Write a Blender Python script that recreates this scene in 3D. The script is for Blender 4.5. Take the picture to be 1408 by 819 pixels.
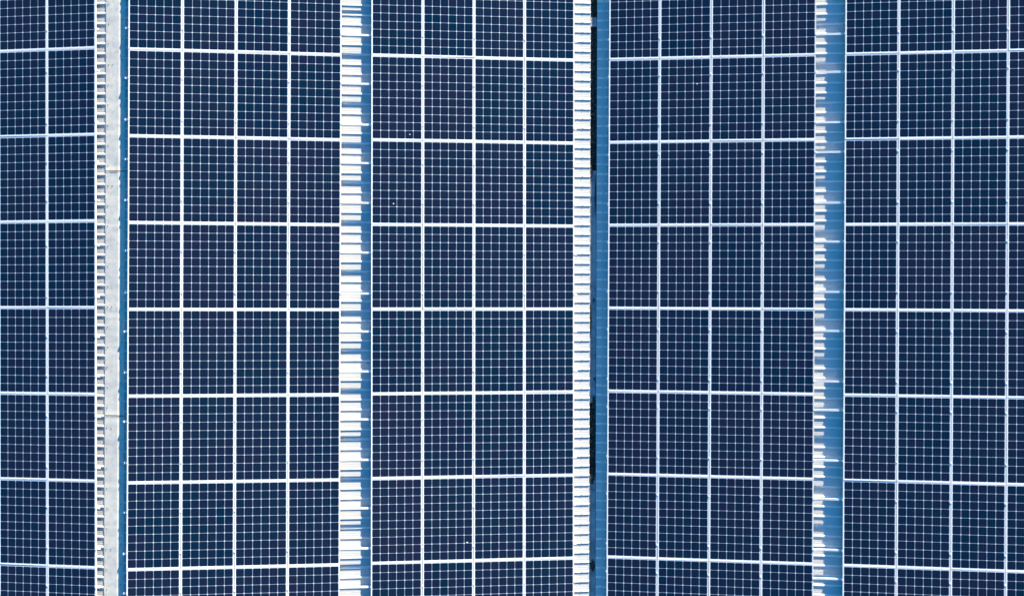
import bpy, bmesh, math, random
from mathutils import Matrix, Vector, noise
random.seed(7)
scene = bpy.context.scene
col = scene.collection
for o in list(bpy.data.objects):
    bpy.data.objects.remove(o)

# ------------------------------------------------------------------ camera
H = 27.0                                   # drone height above the ground
RX, RZ = -0.00083, 0.00319
cam = bpy.data.cameras.new('camera')
cam.sensor_width = 36.0
cam.lens = 36.0 * 1400 / 1408
cam.clip_end = 3000
co = bpy.data.objects.new('camera', cam)
col.objects.link(co)
M3 = Matrix(((1, 0, 0), (0, -1, 0), (0, 0, -1)))
R = Matrix.Rotation(RZ, 3, 'Z') @ Matrix.Rotation(RX, 3, 'X')
co.matrix_world = Matrix.Translation((0, 0, H)) @ ((M3 @ R @ M3).transposed()).to_4x4()
scene.camera = co

# ------------------------------------------------------------------ sky, sun, exposure
SUN = Vector((1.75, 4.55, 1.0)).normalized()      # direction towards the sun (low, from the upper right)
elev = math.asin(SUN.z)
azim = math.atan2(SUN.x, SUN.y)
w = bpy.data.worlds.new('World')
scene.world = w
w.use_nodes = True
nt = w.node_tree
nt.nodes.clear()
sky = nt.nodes.new('ShaderNodeTexSky')
sky.sky_type = 'NISHITA'
sky.sun_disc = False
sky.sun_elevation = elev
sky.sun_rotation = azim
sky.air_density = 1.0
sky.dust_density = 0.8
sky.ozone_density = 3.0
hs = nt.nodes.new('ShaderNodeHueSaturation')
hs.inputs['Saturation'].default_value = 2.2
bg = nt.nodes.new('ShaderNodeBackground')
bg.inputs['Strength'].default_value = 0.082
out = nt.nodes.new('ShaderNodeOutputWorld')
nt.links.new(sky.outputs[0], hs.inputs['Color'])
nt.links.new(hs.outputs[0], bg.inputs['Color'])
nt.links.new(bg.outputs[0], out.inputs['Surface'])

sl = bpy.data.lights.new('sun', 'SUN')
sl.energy = 5.0
sl.angle = math.radians(0.53)
sl.color = (1.0, 0.875, 0.655)
so = bpy.data.objects.new('sun', sl)
col.objects.link(so)
so.rotation_euler = SUN.to_track_quat('Z', 'Y').to_euler()
so.location = (10, 26, 40)

scene.view_settings.view_transform = 'Standard'
scene.view_settings.look = 'None'
scene.view_settings.gamma = 1
scene.view_settings.use_curve_mapping = False
scene.view_settings.exposure = 1.90

# ------------------------------------------------------------------ material helpers
class NT:
    def __init__(s, name):
        s.m = bpy.data.materials.new(name)
        s.m.use_nodes = True
        s.t = s.m.node_tree
        s.b = s.t.nodes['Principled BSDF']
    def n(s, typ, **kw):
        nd = s.t.nodes.new(typ)
        for k, v in kw.items():
            setattr(nd, k, v)
        return nd
    def set(s, sock, v):
        if hasattr(v, 'is_output') or isinstance(v, bpy.types.NodeSocket):
            s.t.links.new(v, sock)
        else:
            sock.default_value = v
    def math(s, op, a, b=0.0, c=None):
        nd = s.n('ShaderNodeMath', operation=op)
        s.set(nd.inputs[0], a)
        s.set(nd.inputs[1], b)
        if c is not None:
            s.set(nd.inputs[2], c)
        return nd.outputs[0]
    def mix(s, f, a, b):
        nd = s.n('ShaderNodeMix', data_type='RGBA')
        s.set(nd.inputs[0], f)
        s.set(nd.inputs[6], a)
        s.set(nd.inputs[7], b)
        return nd.outputs[2]
    def noise(s, vec, scale, detail=4.0, rough=0.55):
        nd = s.n('ShaderNodeTexNoise')
        s.set(nd.inputs['Vector'], vec)
        nd.inputs['Scale'].default_value = scale
        nd.inputs['Detail'].default_value = detail
        nd.inputs['Roughness'].default_value = rough
        return nd.outputs['Fac']
    def ramp(s, f, a, b, lo=0.0, hi=1.0):
        nd = s.n('ShaderNodeMapRange')
        s.set(nd.inputs[0], f)
        nd.inputs[1].default_value = a
        nd.inputs[2].default_value = b
        nd.inputs[3].default_value = lo
        nd.inputs[4].default_value = hi
        return nd.outputs[0]
    def pos(s):
        return s.n('ShaderNodeNewGeometry').outputs['Position']
    def obj(s):
        return s.n('ShaderNodeTexCoord').outputs['Object']
    def scale(s, v, sc):
        nd = s.n('ShaderNodeVectorMath', operation='MULTIPLY')
        s.set(nd.inputs[0], v)
        nd.inputs[1].default_value = sc
        return nd.outputs[0]
    def p(s, base=None, rough=None, metal=None, spec=None):
        if base is not None:
            s.set(s.b.inputs['Base Color'], base)
        if rough is not None:
            s.set(s.b.inputs['Roughness'], rough)
        if metal is not None:
            s.set(s.b.inputs['Metallic'], metal)
        if spec is not None:
            s.b.inputs['Specular IOR Level'].default_value = spec
        return s.m

# roof dimensions (metres); slopes fitted to the place
TH = {'A': 0.13933, 'BC': -0.10437, 'DE': 0.11998}
ZZ = {'A': 18.51903, 'BC': 20.38999, 'DE': 20.7739}
PX, PY = 1.0165, 1.67                    # module pitch across / along
PW, PL = PX - 0.009, PY - 0.005          # module size
def roofz(s, x, up=0.0):                 # height of the roof pan under x; up = metres above the pan
    return H - ZZ[s] + x * math.tan(TH[s]) - 0.15 + up

CELLX = (PW - 2 * 0.022) / 6
CELLY = (PL - 2 * 0.027) / 10

def mat_cells():
    t = NT('solar_cells')
    sep = t.n('ShaderNodeSeparateXYZ')
    t.t.links.new(t.obj(), sep.inputs[0])
    X, Y = sep.outputs[0], sep.outputs[1]
    u = t.math('ADD', t.math('DIVIDE', X, CELLX), 3.0)
    v = t.math('ADD', t.math('DIVIDE', Y, CELLY), 5.0)
    fu, fv = t.math('FRACT', u), t.math('FRACT', v)
    dx = t.math('MULTIPLY', t.math('ABSOLUTE', t.math('SUBTRACT', fu, 0.5)), CELLX)
    dy = t.math('MULTIPLY', t.math('ABSOLUTE', t.math('SUBTRACT', fv, 0.5)), CELLY)
    gx, gy, ch = 0.0044, 0.0039, 0.0140
    a = t.math('LESS_THAN', dx, (CELLX - gx) / 2)
    b = t.math('LESS_THAN', dy, (CELLY - gy) / 2)
    c = t.math('LESS_THAN', t.math('ADD', dx, dy), (CELLX - gx + CELLY - gy) / 2 - ch)
    inx = t.math('LESS_THAN', t.math('ABSOLUTE', X), 3 * CELLX)
    iny = t.math('LESS_THAN', t.math('ABSOLUTE', Y), 5 * CELLY)
    cell = t.math('MULTIPLY', t.math('MULTIPLY', t.math('MULTIPLY', a, b), c), t.math('MULTIPLY', inx, iny))
    # busbars: four silver ribbons down each cell
    fb = t.math('ABSOLUTE', t.math('SUBTRACT', t.math('FRACT', t.math('MULTIPLY', fu, 4.0)), 0.5))
    bus = t.math('LESS_THAN', fb, 0.0011 / (CELLX / 4))
    # every cell its own tone
    oi = t.n('ShaderNodeObjectInfo')
    cx = t.n('ShaderNodeCombineXYZ')
    t.set(cx.inputs[0], t.math('FLOOR', u))
    t.set(cx.inputs[1], t.math('FLOOR', v))
    t.set(cx.inputs[2], t.math('MULTIPLY', oi.outputs['Random'], 91.7))
    wn = t.n('ShaderNodeTexWhiteNoise', noise_dimensions='3D')
    t.t.links.new(cx.outputs[0], wn.inputs['Vector'])
    tone = t.mix(wn.outputs['Value'], (0.0004, 0.0125, 0.036, 1), (0.0065, 0.0100, 0.037, 1))
    tone = t.mix(t.math('MULTIPLY', oi.outputs['Random'], 0.5), tone, (0.0130, 0.0115, 0.034, 1))
    drift = t.noise(t.pos(), 0.9, 3.0)                            # soft drift of hue over the array
    tone = t.mix(t.ramp(drift, 0.42, 0.68, 0.0, 0.45), tone, (0.0004, 0.0165, 0.037, 1))
    cellc = t.mix(bus, tone, (0.028, 0.065, 0.13, 1))
    back = t.mix(t.math('MULTIPLY', inx, iny), (0.80, 0.82, 0.85, 1), (0.58, 0.67, 0.80, 1))
    base = t.mix(cell, back, cellc)
    # faint dust, heavier towards the lower frame edge
    dn = t.noise(t.pos(), 3.1, 6.0, 0.6)
    base = t.mix(t.ramp(dn, 0.45, 0.85, 0.0, 0.010), base, (0.30, 0.30, 0.30, 1))
    t.p(base, 0.7, 0.0, 0.0)
    t.b.inputs['Coat Weight'].default_value = 1.0
    t.b.inputs['Coat Roughness'].default_value = 0.08
    t.b.inputs['Coat IOR'].default_value = 1.45
    return t.m

def mat_alu(name, base, rough=0.45, metal=0.25):
    t = NT(name)
    n = t.noise(t.pos(), 9.0, 3.0)
    c = t.mix(n, tuple(x * 0.9 for x in base[:3]) + (1,), base)
    return t.p(c, rough, metal, 0.5)

def mat_roof(name, pitch, phase, pan):
    """white coil-coated steel: base colour greyer in the pans, paler on the rib tops"""
    t = NT(name)
    p = t.pos()
    sep = t.n('ShaderNodeSeparateXYZ')
    t.t.links.new(p, sep.inputs[0])
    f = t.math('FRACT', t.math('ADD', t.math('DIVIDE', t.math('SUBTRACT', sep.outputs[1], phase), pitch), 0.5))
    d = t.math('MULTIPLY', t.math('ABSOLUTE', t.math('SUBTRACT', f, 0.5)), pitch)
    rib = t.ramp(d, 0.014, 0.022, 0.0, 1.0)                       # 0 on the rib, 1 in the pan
    n1 = t.noise(t.scale(p, (0.35, 3.0, 1.0)), 1.0, 5.0)         # run-off streaks down the slope
    n2 = t.noise(t.scale(p, (1.2, 9.0, 1.0)), 2.0, 5.0)
    n3 = t.noise(p, 26.0, 4.0)
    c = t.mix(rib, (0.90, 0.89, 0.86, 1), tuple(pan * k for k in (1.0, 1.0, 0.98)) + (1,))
    c = t.mix(t.ramp(n1, 0.35, 0.75, 0, 0.20), c, (0.60, 0.61, 0.61, 1))
    c = t.mix(t.ramp(n2, 0.5, 0.8, 0, 0.25), c, (0.52, 0.53, 0.53, 1))
    c = t.mix(t.ramp(n3, 0.58, 0.8, 0, 0.3), c, (0.50, 0.49, 0.46, 1))
    return t.p(c, 0.36, 0.0, 0.5)

def mat_cap():
    t = NT('weathered_ridge_steel')
    p = t.pos()
    n1 = t.noise(t.scale(p, (2.0, 2.2, 1.0)), 1.0, 4.0)
    n2 = t.noise(p, 11.0, 6.0, 0.65)
    n3 = t.noise(t.scale(p, (5.0, 0.9, 1.0)), 4.0, 4.0)
    c = t.mix(t.ramp(n1, 0.3, 0.7), (0.78, 0.74, 0.65, 1), (0.67, 0.64, 0.58, 1))
    c = t.mix(t.ramp(n2, 0.46, 0.72, 0, 0.65), c, (0.47, 0.46, 0.42, 1))
    c = t.mix(t.ramp(n3, 0.55, 0.8, 0, 0.4), c, (0.56, 0.57, 0.60, 1))
    return t.p(c, 0.5, 0.0, 0.4)

def mat_noise(name, a, b, scale, rough=0.8, metal=0.0, lo=0.35, hi=0.65):
    t = NT(name)
    n = t.noise(t.pos(), scale, 6.0, 0.62)
    return t.p(t.mix(t.ramp(n, lo, hi), a + (1,), b + (1,)), rough, metal, 0.3)

MC = mat_cells()
MF = mat_alu('frame_aluminium', (0.85, 0.86, 0.88, 1), 0.45, 0.0)
MR = mat_alu('rail_aluminium', (0.88, 0.88, 0.89, 1), 0.4, 0.0)
MK = mat_alu('clamp_aluminium', (0.80, 0.81, 0.83, 1), 0.4, 0.0)
MCAP = mat_cap()
MRUST = mat_noise('rust_stain', (0.20, 0.11, 0.045), (0.42, 0.30, 0.17), 30.0)
MSCREW = mat_noise('screw_washer', (0.22, 0.17, 0.11), (0.40, 0.36, 0.30), 60.0, 0.5)
MGUT = mat_noise('gutter_steel', (0.10, 0.11, 0.12), (0.20, 0.21, 0.22), 6.0, 0.5)
MPLATE = mat_noise('galvanised_plate', (0.42, 0.43, 0.45), (0.20, 0.20, 0.20), 5.5, 0.45, 0.0, 0.42, 0.72)
MSLUDGE = mat_noise('gutter_sludge', (0.010, 0.012, 0.012), (0.09, 0.09, 0.075), 26.0, 0.6)
MLEAF = mat_noise('leaf_litter', (0.06, 0.05, 0.03), (0.42, 0.38, 0.26), 60.0)
MWALL = mat_noise('wall_cladding', (0.55, 0.57, 0.60), (0.62, 0.64, 0.66), 1.5, 0.6)
MGROUND = mat_noise('concrete_yard', (0.22, 0.22, 0.21), (0.32, 0.31, 0.30), 0.6, 0.9)
MDROP = mat_noise('dropping', (0.75, 0.72, 0.66), (0.85, 0.84, 0.80), 50.0, 0.7)

# ------------------------------------------------------------------ mesh helpers
def link(name, bm, mat, parent=None, smooth=False):
    me = bpy.data.meshes.new(name)
    bmesh.ops.recalc_face_normals(bm, faces=bm.faces)
    bm.to_mesh(me)
    bm.free()
    me.materials.append(mat)
    if smooth:
        for p_ in me.polygons:
            p_.use_smooth = True
    o = bpy.data.objects.new(name, me)
    col.objects.link(o)
    o.parent = parent
    return o

def box(bm, x0, x1, y0, y1, z0, z1):
    vs = [bm.verts.new(c) for c in ((x0, y0, z0), (x1, y0, z0), (x1, y1, z0), (x0, y1, z0),
                                    (x0, y0, z1), (x1, y0, z1), (x1, y1, z1), (x0, y1, z1))]
    for f in ((0, 3, 2, 1), (4, 5, 6, 7), (0, 1, 5, 4), (1, 2, 6, 5), (2, 3, 7, 6), (3, 0, 4, 7)):
        bm.faces.new([vs[i] for i in f])
    return vs

def thing(name, label, cat, m=None, group=None):
    o = bpy.data.objects.new(name, None)
    o.empty_display_size = 0.2
    col.objects.link(o)
    if m is not None:
        o.matrix_world = m
    return tag(o, label, cat, group)

def tag(o, label, cat, group=None):
    o['label'] = label
    o['category'] = cat
    if group:
        o['group'] = group
    return o

ORD = ['first', 'second', 'third', 'fourth', 'fifth', 'sixth', 'seventh', 'eighth', 'ninth', 'tenth',
       'eleventh', 'twelfth', 'thirteenth', 'fourteenth']

# ------------------------------------------------------------------ ground
bm = bmesh.new()
vs = [bm.verts.new(c) for c in ((-1500, -1500, 0), (1500, -1500, 0), (1500, 1500, 0), (-1500, 1500, 0))]
bm.faces.new(vs)
g = link('ground', bm, MGROUND)
g['kind'] = 'structure'

# ------------------------------------------------------------------ roofs
YN, YS = 9.4, -9.4
RIB_H = 0.012
def rib_profile(pitch, phase):
    """(y, z) points of the trapezoid-ribbed sheet, ribs run along x"""
    pts = []
    k0 = math.floor((YS - phase) / pitch)
    k1 = math.ceil((YN - phase) / pitch)
    for k in range(k0, k1 + 1):
        y = phase + k * pitch
        pts += [(y - 0.022, 0), (y - 0.0125, RIB_H), (y + 0.0125, RIB_H), (y + 0.022, 0)]
        for q in (0.33, 0.5, 0.67):                                # shallow stiffening swages in the pan
            c = y + pitch * q
            pts += [(c - 0.006, 0), (c - 0.002, 0.0009), (c + 0.002, 0.0009), (c + 0.006, 0)]
    return pts

def roof_sheet(s, x0, x1, pitch, phase, parent):
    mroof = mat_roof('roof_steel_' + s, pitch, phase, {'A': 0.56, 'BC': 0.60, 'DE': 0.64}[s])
    prof = rib_profile(pitch, phase)
    n = 28
    bm = bmesh.new()
    rows = []
    for i in range(n + 1):
        x = x0 + (x1 - x0) * i / n
        row = []
        for (y, z) in prof:
            sag = 0.0015 * noise.noise(Vector((x * 1.1, y * 0.7, 3.0)))
            row.append(bm.verts.new((x, y, roofz(s, x, z + sag))))
        rows.append(row)
    for a, b in zip(rows[:-1], rows[1:]):
        for j in range(len(prof) - 1):
            bm.faces.new((a[j], b[j], b[j + 1], a[j + 1]))
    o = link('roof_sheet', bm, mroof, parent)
    md = o.modifiers.new('thickness', 'SOLIDIFY')
    md.thickness = 0.0015
    md.offset = -1
    return o

XR = -7.638                     # ridge
XC = 1.582                      # eave left of the valley gutter
XD = 1.716                      # eave right of it
P_A, P_BC, P_DE = (0.1953, 3.170), (0.1956, 3.075), (0.1949, 4.681)

def place_child(o, root):
    o.parent = root
    o.matrix_parent_inverse = root.matrix_world.inverted()

shed = thing('warehouse', 'white ribbed-roof warehouse left of the gutter, its ridge cap showing at left',
             'warehouse')
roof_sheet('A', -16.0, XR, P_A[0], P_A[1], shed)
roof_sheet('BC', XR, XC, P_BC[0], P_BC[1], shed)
def walls(x0, x1, parent, tops):
    bm = bmesh.new()
    t = 0.15
    zt0, zt1 = tops
    box(bm, x0, x0 + t, YS + 0.3, YN - 0.3, 0, zt0)
    box(bm, x1 - t, x1, YS + 0.3, YN - 0.3, 0, zt1)
    zz = min(zt0, zt1)
    box(bm, x0 + t, x1 - t, YS + 0.3, YS + 0.45, 0, zz)
    box(bm, x0 + t, x1 - t, YN - 0.45, YN - 0.3, 0, zz)
    return link('wall', bm, MWALL, parent)
walls(-15.9, 1.50, shed, (roofz('A', -15.9) - 0.08, roofz('BC', 1.5) - 0.2))
shed2 = thing('warehouse', 'shaded blue-looking ribbed-roof warehouse right of the dark valley gutter', 'warehouse')
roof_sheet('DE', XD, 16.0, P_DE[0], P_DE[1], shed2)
walls(1.80, 15.9, shed2, (roofz('DE', 1.8) - 0.2, roofz('DE', 15.9) - 0.08))

# ridge cap in lapped lengths
CAPL, CAPRR = -7.899, -7.520
SEAMS = [YN, 7.211, 2.478, -2.255, -6.988, YS]
def capz(x, y):
    z = min(roofz('A', x), roofz('BC', x)) + RIB_H + 0.004
    return z + 0.0035 * noise.noise(Vector((x * 3, y * 2.3, 1.7))) + 0.002 * noise.noise(Vector((x * 2, y * 9, 5.7)))
capdx = [CAPL, CAPL + 0.004, CAPL + 0.06, CAPL + 0.12, XR - 0.03, XR - 0.012, XR, XR + 0.012, XR + 0.03,
         XR + 0.08, XR + 0.13, CAPRR - 0.004, CAPRR]
def screw_mesh():
    bm = bmesh.new()
    bmesh.ops.create_cone(bm, cap_ends=True, segments=10, radius1=0.011, radius2=0.009, depth=0.003,
                          matrix=Matrix.Translation((0, 0, 0.0015)))
    bmesh.ops.create_cone(bm, cap_ends=True, segments=6, radius1=0.0055, radius2=0.005, depth=0.006,
                          matrix=Matrix.Translation((0, 0, 0.006)))
    me = bpy.data.meshes.new('screw')
    bm.to_mesh(me)
    bm.free()
    me.materials.append(MSCREW)
    return me
SCREW = screw_mesh()
def screw(x, y, z, th, parent):
    o = bpy.data.objects.new('screw', SCREW)
    col.objects.link(o)
    o.parent = parent
    o.location = (x, y, z)
    o.rotation_euler = (0, -th, random.random())
    return o

for k in range(len(SEAMS) - 1):
    y1, y0 = SEAMS[k], SEAMS[k + 1]
    bm = bmesh.new()
    ny = max(4, int((y1 - y0) / 0.05))
    rows = []
    for i in range(ny + 1):
        y = y0 + (y1 - y0) * i / ny
        yy = y
        lift = 0.003 if i == 0 else 0.0
        rows.append([bm.verts.new((x, yy - (0.02 if i == 0 else 0), capz(x, y) + lift
                                   - (0.012 if x in (CAPL, CAPRR) else 0))) for x in capdx])
    for a, b in zip(rows[:-1], rows[1:]):
        for j in range(len(capdx) - 1):
            bm.faces.new((a[j], a[j + 1], b[j + 1], b[j]))
    cap = link('ridge_cap', bm, MCAP, shed)
    # rust and sealant along the lap
    if abs(y0) < 8:
        bm = bmesh.new()
        for i in range(len(capdx) - 4):
            xa, xb = capdx[i + 1], capdx[i + 2]
            wa = 0.008 + 0.022 * abs(noise.noise(Vector((xa * 30, y0, 0))))
            wb = 0.008 + 0.022 * abs(noise.noise(Vector((xb * 30, y0, 0))))
            yb = y0 - 0.026
            bm.faces.new([bm.verts.new(c) for c in ((xa, yb - wa, capz(xa, yb) + 0.0045), (xb, yb - wb, capz(xb, yb) + 0.0045),
                                                    (xb, yb + 0.004, capz(xb, yb) + 0.006), (xa, yb + 0.004, capz(xa, yb) + 0.006))])
        link('lap_sealant', bm, MRUST, cap)
    # fixing screws: every second rib on both flanges, doubled over each purlin
    for n_ in range(-26, 26):
        y = 4.515 + n_ * 0.3906
        if y0 < y < y1 and abs(y) < 6.6:
            xs = -7.846 + random.uniform(-0.006, 0.006)
            screw(xs, y, capz(xs, y), TH['A'], cap)
            if n_ % 6 == 0:
                screw(-7.757, y + random.uniform(-0.01, 0.01), capz(-7.757, y), TH['A'], cap)
        y = 4.60 + n_ * 0.3906
        if y0 < y < y1 and abs(y) < 6.6:
            xs = -7.566 + random.uniform(-0.008, 0.006)
            screw(xs, y, capz(xs, y), TH['BC'], cap)

# eave screws on the rib tops
for (s, x, (pitch, ph), par) in (('BC', 1.425, P_BC, shed), ('DE', 1.847, P_DE, shed2)):
    for k in range(-60, 60):
        y = ph + k * pitch
        if abs(y) < 6.1:
            dx = random.uniform(-0.008, 0.008)
            screw(x + dx, y + 0.0, roofz(s, x + dx, RIB_H), TH[s], par)

# ------------------------------------------------------------------ valley gutter
gut = thing('valley_gutter', 'narrow dark gutter running between the white roof edge and the shaded blue roof',
            'gutter', Matrix.Translation((1.65, 0, roofz('BC', 1.58) - 0.16)))
gz = roofz('BC', 1.58)
bm = bmesh.new()
prof = [(1.50, gz - 0.015), (1.555, gz - 0.016), (1.565, gz - 0.13), (1.735, gz - 0.13), (1.745, gz - 0.016), (1.80, gz - 0.014)]
prev = None
for (x, z) in prof:
    cur = [bm.verts.new((x, YS, z)), bm.verts.new((x, YN, z))]
    if prev:
        bm.faces.new((prev[0], cur[0], cur[1], prev[1]))
    prev = cur
o = link('trough', bm, MGUT, None)
place_child(o, gut)
# sludge lying in the open stretches
bm = bmesh.new()
ny, nx = 500, 8
rows = []
for i in range(ny + 1):
    y = YS + 0.05 + (YN - YS - 0.1) * i / ny
    rows.append([bm.verts.new((1.568 + 0.164 * j / nx, y, gz - 0.118 + 0.018 * noise.noise(Vector((j * 0.4, y * 6, 0)))
                               + 0.008 * noise.noise(Vector((j * 1.7, y * 25, 4))))) for j in range(nx + 1)])
for a, b in zip(rows[:-1], rows[1:]):
    for j in range(nx):
        bm.faces.new((a[j], a[j + 1], b[j + 1], b[j]))
sl_ = link('gutter_sludge', bm, MSLUDGE)
sl_['kind'] = 'stuff'
tag(sl_, 'black wet sludge lying along the bottom of the gutter', 'sludge')
# leaf litter
bm = bmesh.new()
for k in range(900):
    y = random.choice((random.uniform(2.65, 7.0), random.uniform(-3.6, -2.1), random.uniform(-5.8, -5.3), random.uniform(2.65, 7.0)))
    if noise.noise(Vector((0, y * 2.2, 9))) < -0.05 and random.random() < 0.8:
        continue
    x = random.uniform(1.575, 1.725)
    z = gz - 0.10 + random.uniform(-0.004, 0.02)
    r = random.uniform(0.006, 0.016)
    a = random.random() * 6.28
    t1, t2 = random.uniform(-0.5, 0.5), random.uniform(-0.5, 0.5)
    pts = [(math.cos(a) * r * 1.6, math.sin(a) * r * 1.6), (math.cos(a + 1.57) * r * .6, math.sin(a + 1.57) * r * .6),
           (-math.cos(a) * r * 1.6, -math.sin(a) * r * 1.6), (-math.cos(a + 1.57) * r * .6, -math.sin(a + 1.57) * r * .6)]
    bm.faces.new([bm.verts.new((x + px_, y + py_, z + px_ * t1 + py_ * t2)) for px_, py_ in pts])
lf = link('leaf_litter', bm, MLEAF)
lf['kind'] = 'stuff'
tag(lf, 'scattered dead leaves caught in the open dark parts of the gutter', 'leaf litter')
# flat cover plates bridging the gutter
def cover(y0, y1, label):
    root = thing('gutter_cover', label, 'cover plate', Matrix.Translation((1.655, (y0 + y1) / 2, gz - 0.03)))
    bm = bmesh.new()
    n = int((y1 - y0) / 0.06)
    xs = [1.588, 1.592, 1.62, 1.65, 1.68, 1.706, 1.710]
    rows = []
    for i in range(n + 1):
        y = y0 + (y1 - y0) * i / n
        rows.append([bm.verts.new((x, y, gz - 0.028 - 0.010 * (1 if abs(x - 1.649) > 0.058 else 0)
                                   - 0.006 * (1 - abs(x - 1.65) / 0.06) + 0.003 * noise.noise(Vector((x * 9, y * 3, 2))))) for x in xs])
    for a, b in zip(rows[:-1], rows[1:]):
        for j in range(len(xs) - 1):
            bm.faces.new((a[j], a[j + 1], b[j + 1], b[j]))
    o = link('plate', bm, MPLATE)
    place_child(o, root)
    return root
cover(-2.11, 2.61, 'long grey-blue stained plate covering the middle of the gutter')
cover(-9.0, -3.62, 'grey-blue plate covering the lower end of the gutter, dark clump on it')
cover(5.54, 5.73, 'short loose grey-blue plate lying across the dark gutter near the top')
# dark clumps on the plates
def clump(x, y, rx, ry, label, seed):
    bm = bmesh.new()
    rnd = random.Random(seed)
    bmesh.ops.create_icosphere(bm, subdivisions=4, radius=1.0)
    for v in bm.verts:
        n = 1 + 0.9 * noise.noise(v.co * 1.9 + Vector((seed, 0, 0))) + 0.7 * noise.noise(v.co * 6 + Vector((0, seed, 0)))
        v.co = Vector((v.co.x * rx * n, v.co.y * ry * n, v.co.z * 0.012 * n))
    o = link('debris_clump', bm, MSLUDGE)
    o.location = (x, y, gz - 0.026)
    tag(o, label, 'debris')
clump(1.606, -0.40, 0.013, 0.22, 'long black streak of dirt on the middle gutter plate, against white roof edge', 1.3)
clump(1.668, -0.02, 0.012, 0.030, 'small dark speck of dirt near centre of the long gutter plate', 2.1)
clump(1.690, 2.15, 0.010, 0.30, 'thin black dirt streak on the long gutter plate near its upper end', 5.4)
clump(1.660, -5.42, 0.040, 0.09, 'black clump of debris on the lowest gutter plate', 8.2)
clump(1.612, 2.62, 0.022, 0.10, 'ragged black debris at the upper end of the long gutter plate', 11.2)
clump(1.680, -2.12, 0.026, 0.12, 'ragged black debris at the lower end of the long gutter plate', 12.7)
clump(1.640, -3.64, 0.040, 0.10, 'ragged black debris at the upper end of the lowest gutter plate', 14.1)
clump(1.686, -1.62, 0.014, 0.022, 'small black spot near lower end of the long gutter plate', 3.7)

# ------------------------------------------------------------------ solar modules
def frame_mesh():
    bm = bmesh.new()
    a, b, l, t = PW / 2, PL / 2, 0.012, 0.035
    # ring cross-section: outside wall, chamfered top lip, inside drop to the glass, inner wall, bottom flange
    sec = [(0.0, -t), (0.0, -0.0012), (0.0012, 0.0), (l - 0.0008, 0.0), (l, -0.0006), (l, -0.007), (0.002, -0.007), (0.002, -t + 0.002), (0.025, -t + 0.002), (0.025, -t)]
    rings = []
    for (d, z) in sec:
        rings.append([bm.verts.new(c) for c in ((-a + d, -b + d, z), (a - d, -b + d, z), (a - d, b - d, z), (-a + d, b - d, z))])
    n = len(rings)
    for i in range(n):
        r0, r1 = rings[i], rings[(i + 1) % n]
        for k in range(4):
            bm.faces.new((r0[k], r0[(k + 1) % 4], r1[(k + 1) % 4], r1[k]))
    return bm
def sheet_bm():
    bm = bmesh.new()
    a, b = PW / 2 - 0.0105, PL / 2 - 0.0105
    box(bm, -a, a, -b, b, -0.0055, -0.0016)
    return bm
def box_bm():
    bm = bmesh.new()
    box(bm, -0.06, 0.06, PL / 2 - 0.22, PL / 2 - 0.12, -0.024, -0.0058)
    bmesh.ops.bevel(bm, geom=bm.edges[:], offset=0.003, segments=1, affect='EDGES')
    return bm
MBLACK = mat_noise('black_plastic', (0.012, 0.012, 0.013), (0.02, 0.02, 0.021), 40.0, 0.5)
FRAME = CELLS = None
BLOCKS = {   # slope, X0, Y0, yaw, columns, words
    'A': ('A', -10.04096, -0.20506, 0.00483, (-1, 2), 'left of the ridge cap'),
    'B': ('BC', -7.41206, -0.22458, 0.0, (0, 4), 'just right of the ridge cap'),
    'C': ('BC', -2.78374, -0.21104, 0.00237, (0, 4), 'just left of the gutter'),
    'D': ('DE', 1.92988, -0.18077, -0.0018, (0, 4), 'just right of the gutter'),
    'E': ('DE', 6.5141, -0.19227, -0.00205, (0, 5), 'nearest the right edge'),
}
COLW = {'A': {0: 'left column', 1: 'right column'},
        'B': dict(enumerate(('leftmost column', 'second column', 'third column', 'rightmost column')))}
COLW['C'] = COLW['D'] = COLW['B']
COLW['E'] = dict(enumerate(('leftmost column', 'second column', 'third column', 'cut-off fourth column')))
ROWW = ['cut-off top row', 'second row', 'third row', 'fourth row', 'fifth row', 'sixth row', 'seventh row', 'cut-off bottom row']
def module_matrix(bk, i, j, dz=0.0):
    s, X0, Y0, yaw, cols, _ = BLOCKS[bk]
    u, v = (i + 0.5) * PX, -(j + 0.5 - 3) * PY
    cu = u * math.cos(yaw) - v * math.sin(yaw)
    cv = u * math.sin(yaw) + v * math.cos(yaw)
    x = X0 + cu * math.cos(TH[s])
    return Matrix.Translation((x, Y0 + cv, roofz(s, x, 0.15) + dz)) @ Matrix.Rotation(-TH[s], 4, 'Y') @ Matrix.Rotation(yaw, 4, 'Z')
proto = None
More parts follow.
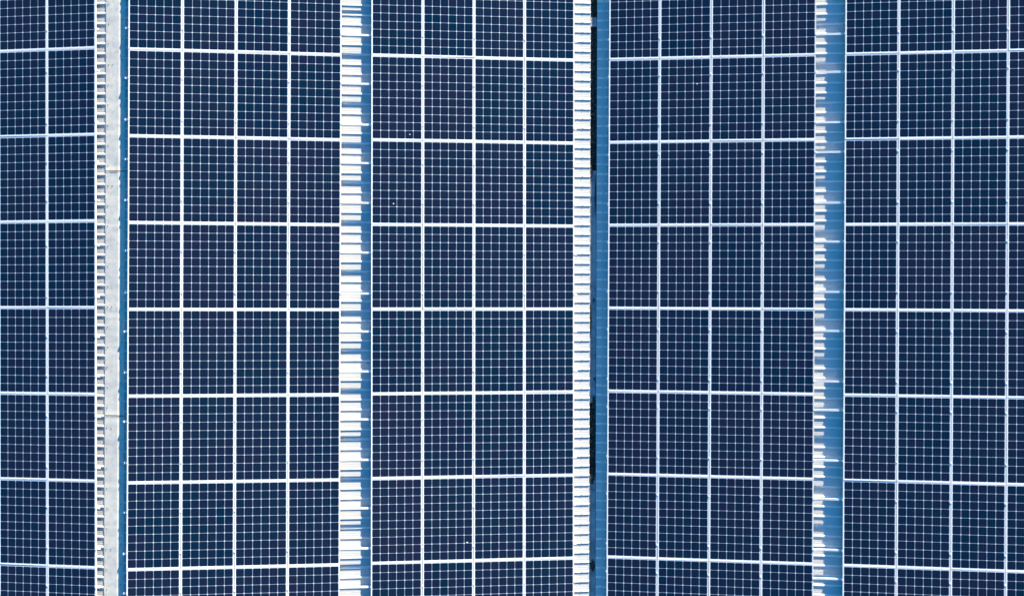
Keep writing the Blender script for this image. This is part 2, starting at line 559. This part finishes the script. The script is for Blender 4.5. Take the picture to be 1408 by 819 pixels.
for bk in 'ABCDE':
    s, X0, Y0, yaw, cols, words = BLOCKS[bk]
    for i in range(*cols):
        for j in range(-2, 8):
            m = module_matrix(bk, i, j)
            m = m @ Matrix.Translation((random.gauss(0, 0.0008), random.gauss(0, 0.0012), random.gauss(0, 0.0006))) \
                @ Matrix.Rotation(random.gauss(0, 0.0006), 4, 'Z') @ Matrix.Rotation(random.gauss(0, 0.0010), 4, 'X') \
                @ Matrix.Rotation(random.gauss(0, 0.0010), 4, 'Y')
            seen = i in COLW[bk] and -1 <= j <= 6
            if seen:
                lab = 'solar panel %s, %s, %s' % (words, COLW[bk][i], ROWW[j + 1])
            else:
                lab = 'dark blue solar panel beyond the edge of the picture'
            if proto is None:
                proto = thing('solar_panel', lab, 'solar panel', m, 'solar panels mounted on the roofs')
                fr = link('frame', frame_mesh(), MF, proto)
                cs = link('cell_sheet', sheet_bm(), MC, proto)
                jb = link('junction_box', box_bm(), MBLACK, proto)
                kids = [fr, cs, jb]
                continue
            r = proto.copy()
            col.objects.link(r)
            r.matrix_world = m
            r['label'] = lab
            for kd in kids:
                c = kd.copy()
                col.objects.link(c)
                c.parent = r

# ------------------------------------------------------------------ mounting rails with clamps
def rail_bm(x0, x1):
    bm = bmesh.new()
    # slotted channel: two lips, hollow between
    w2, h = 0.018, 0.022
    for sgn in (-1, 1):
        ya, yb = (w2 * sgn, (w2 - 0.014) * sgn)
        box(bm, x0, x1, min(ya, yb), max(ya, yb), -h, 0)
    box(bm, x0, x1, -(w2 - 0.0142), w2 - 0.0142, -h, -0.006)
    return bm
def clamp_bm(gap):
    bm = bmesh.new()
    # top plate bridging both frames, stem down to the rail, bolt head
    box(bm, -0.017, 0.017, -0.020, 0.020, 0.0355, 0.0385)
    box(bm, -gap / 2, gap / 2, -0.018, 0.018, 0.0, 0.0354)
    bmesh.ops.create_cone(bm, cap_ends=True, segments=8, radius1=0.006, radius2=0.0055, depth=0.005,
                          matrix=Matrix.Translation((0, 0, 0.041)))
    return bm
def endclamp_bm():
    bm = bmesh.new()
    box(bm, -0.010, 0.011, -0.018, 0.018, 0.0356, 0.0386)      # hook over the frame
    box(bm, -0.010, -0.007, -0.018, 0.018, 0.0, 0.0355)
    box(bm, -0.034, -0.0102, -0.018, 0.018, 0.0, 0.004)
    vs = [bm.verts.new(c) for c in ((-0.034, -0.016, 0.004), (-0.0102, -0.016, 0.033), (-0.0102, -0.013, 0.033), (-0.034, -0.013, 0.004))]
    bm.faces.new(vs)
    bmesh.ops.create_cone(bm, cap_ends=True, segments=8, radius1=0.007, radius2=0.006, depth=0.010,
                          matrix=Matrix.Translation((-0.022, 0, 0.009)))
    return bm
def foot_bm():
    bm = bmesh.new()
    box(bm, -0.025, 0.025, -0.016, -0.012, -0.090, -0.0221)
    box(bm, -0.025, 0.025, -0.0119, 0.050, -0.0925, -0.0885)
    return bm
def mesh_of(name, bm, mat):
    o = link(name, bm, mat)
    me = o.data
    bpy.data.objects.remove(o)
    return me
MID = mesh_of('mid_clamp', clamp_bm(0.008), MK)
END = mesh_of('end_clamp', endclamp_bm(), MK)
FOOT = mesh_of('rail_foot', foot_bm(), MK)
def part(name, me, root, loc, rz=0.0):
    o = bpy.data.objects.new(name, me)
    col.objects.link(o)
    o.parent = root
    o.location = loc
    o.rotation_euler = (0, 0, rz)
    return o
def block_edge(bk, i, y):
    """x of the line between columns i-1 and i at height y up the roof"""
    s, X0, Y0, yaw, cols, _ = BLOCKS[bk]
    v = y - Y0
    return X0 + (i * PX * math.cos(yaw) - v * math.sin(yaw)) * math.cos(TH[s])
def joint_near(bk, y):
    s, X0, Y0, yaw, cols, _ = BLOCKS[bk]
    f = ((y - Y0) / PY) % 1.0
    return min(f, 1 - f) * PY < 0.03

RAILS = {
    'A': ([7.85, 7.0, 6.2, 5.185, 4.383, 3.385, 2.626, 1.881, 1.01, 0.012, -0.761, -1.519, -2.299, -3.289, -4.062, -4.848, -5.592, -6.5, -7.6], ['A']),
    'BC': ([7.6, 6.9, 6.05, 5.198, 4.235, 3.431, 2.67, 1.88, 0.904, 0.093, -0.654, -1.443, -2.391, -3.187, -4.143, -4.939, -5.699, -6.5, -7.6], ['B', 'C']),
    'DE': ([7.8, 7.0, 6.05, 5.231, 4.486, 3.497, 2.909, 1.913, 1.147, 0.158, -0.608, -1.604, -2.169, -3.159, -3.918, -4.919, -5.483, -6.4, -7.6], ['D', 'E']),
}
RWORD = {'A': 'thin silver rail ending beside the ridge cap from the left, %s from the top',
         'BC': 'silver rail under the panels left of the gutter, crossing the sunlit gap, %s from top',
         'DE': 'silver rail right of the gutter, crossing the mostly shaded gap, %s from top'}
for s, (ys, bks) in RAILS.items():
    k = 0
    for y in ys:
        bA, bZ = bks[0], bks[-1]
        x0 = block_edge(bA, BLOCKS[bA][4][0], y) - {'A': 0.0, 'BC': 0.070, 'DE': 0.025}[s] - random.uniform(-0.012, 0.012)
        x1 = block_edge(bZ, BLOCKS[bZ][4][1], y) + {'A': 0.06, 'BC': 0.05, 'DE': 0.05}[s] + random.uniform(-0.03, 0.02)
        if abs(y) < 5.9:
            lab = RWORD[s] % ORD[k]
            k += 1
        else:
            lab = 'silver mounting rail beyond the edge of the picture'
        root = thing('mounting_rail', lab, 'rail', Matrix.Translation((x0, y, roofz(s, x0, 0.1148))) @ Matrix.Rotation(-TH[s], 4, 'Y')
                     @ Matrix.Rotation(random.gauss(0, 0.0004), 4, 'Z'), 'aluminium rails under the panels')
        L = (x1 - x0) / math.cos(TH[s])
        link('rail_bar', rail_bm(0, L), MR, root)
        for bk in bks:
            c0, c1 = BLOCKS[bk][4]
            for i in range(c0, c1 + 1):
                xl = (block_edge(bk, i, y) - x0) / math.cos(TH[s])
                if joint_near(bk, y):
                    continue
                if i == c0:
                    part('end_clamp', END, root, (xl + 0.006, 0, 0))
                elif i == c1:
                    part('end_clamp', END, root, (xl - 0.006, 0, 0), math.pi)
                else:
                    part('mid_clamp', MID, root, (xl, 0, 0))
                if i < c1 and (i - c0) % 2 == 0:
                    part('rail_foot', FOOT, root, (xl + 0.45, 0, 0))

# ------------------------------------------------------------------ bird droppings on the glass
def dropping(x, y, s, r, label, seed):
    bm = bmesh.new()
    bmesh.ops.create_icosphere(bm, subdivisions=3, radius=1.0)
    for v in bm.verts:
        n = 1 + 0.5 * noise.noise(v.co * 2 + Vector((seed, seed, 0)))
        v.co = Vector((v.co.x * r * n, v.co.y * r * n * 0.8, v.co.z * 0.0015))
    o = link('bird_dropping', bm, MDROP)
    o.location = (x, y, roofz(s, x, 0.15) - 0.0005)
    o.rotation_euler = (0, -TH[s], 0)
    tag(o, label, 'bird dropping')
dropping(-2.034, 3.246, 'BC', 0.013, 'pale dropping on leftmost panel left of gutter, third row, near its bottom', 1.0)
dropping(-0.876, -4.854, 'BC', 0.017, 'white dropping low on a second-column panel left of the gutter, seventh row', 2.0)
dropping(3.684, 4.299, 'DE', 0.013, 'tiny pale dropping on second-column panel right of the gutter, second row', 3.0)
dropping(-2.351, 1.873, 'BC', 0.013, 'pale dropping on a third-row panel beside the sunlit gap, left of centre', 4.0)
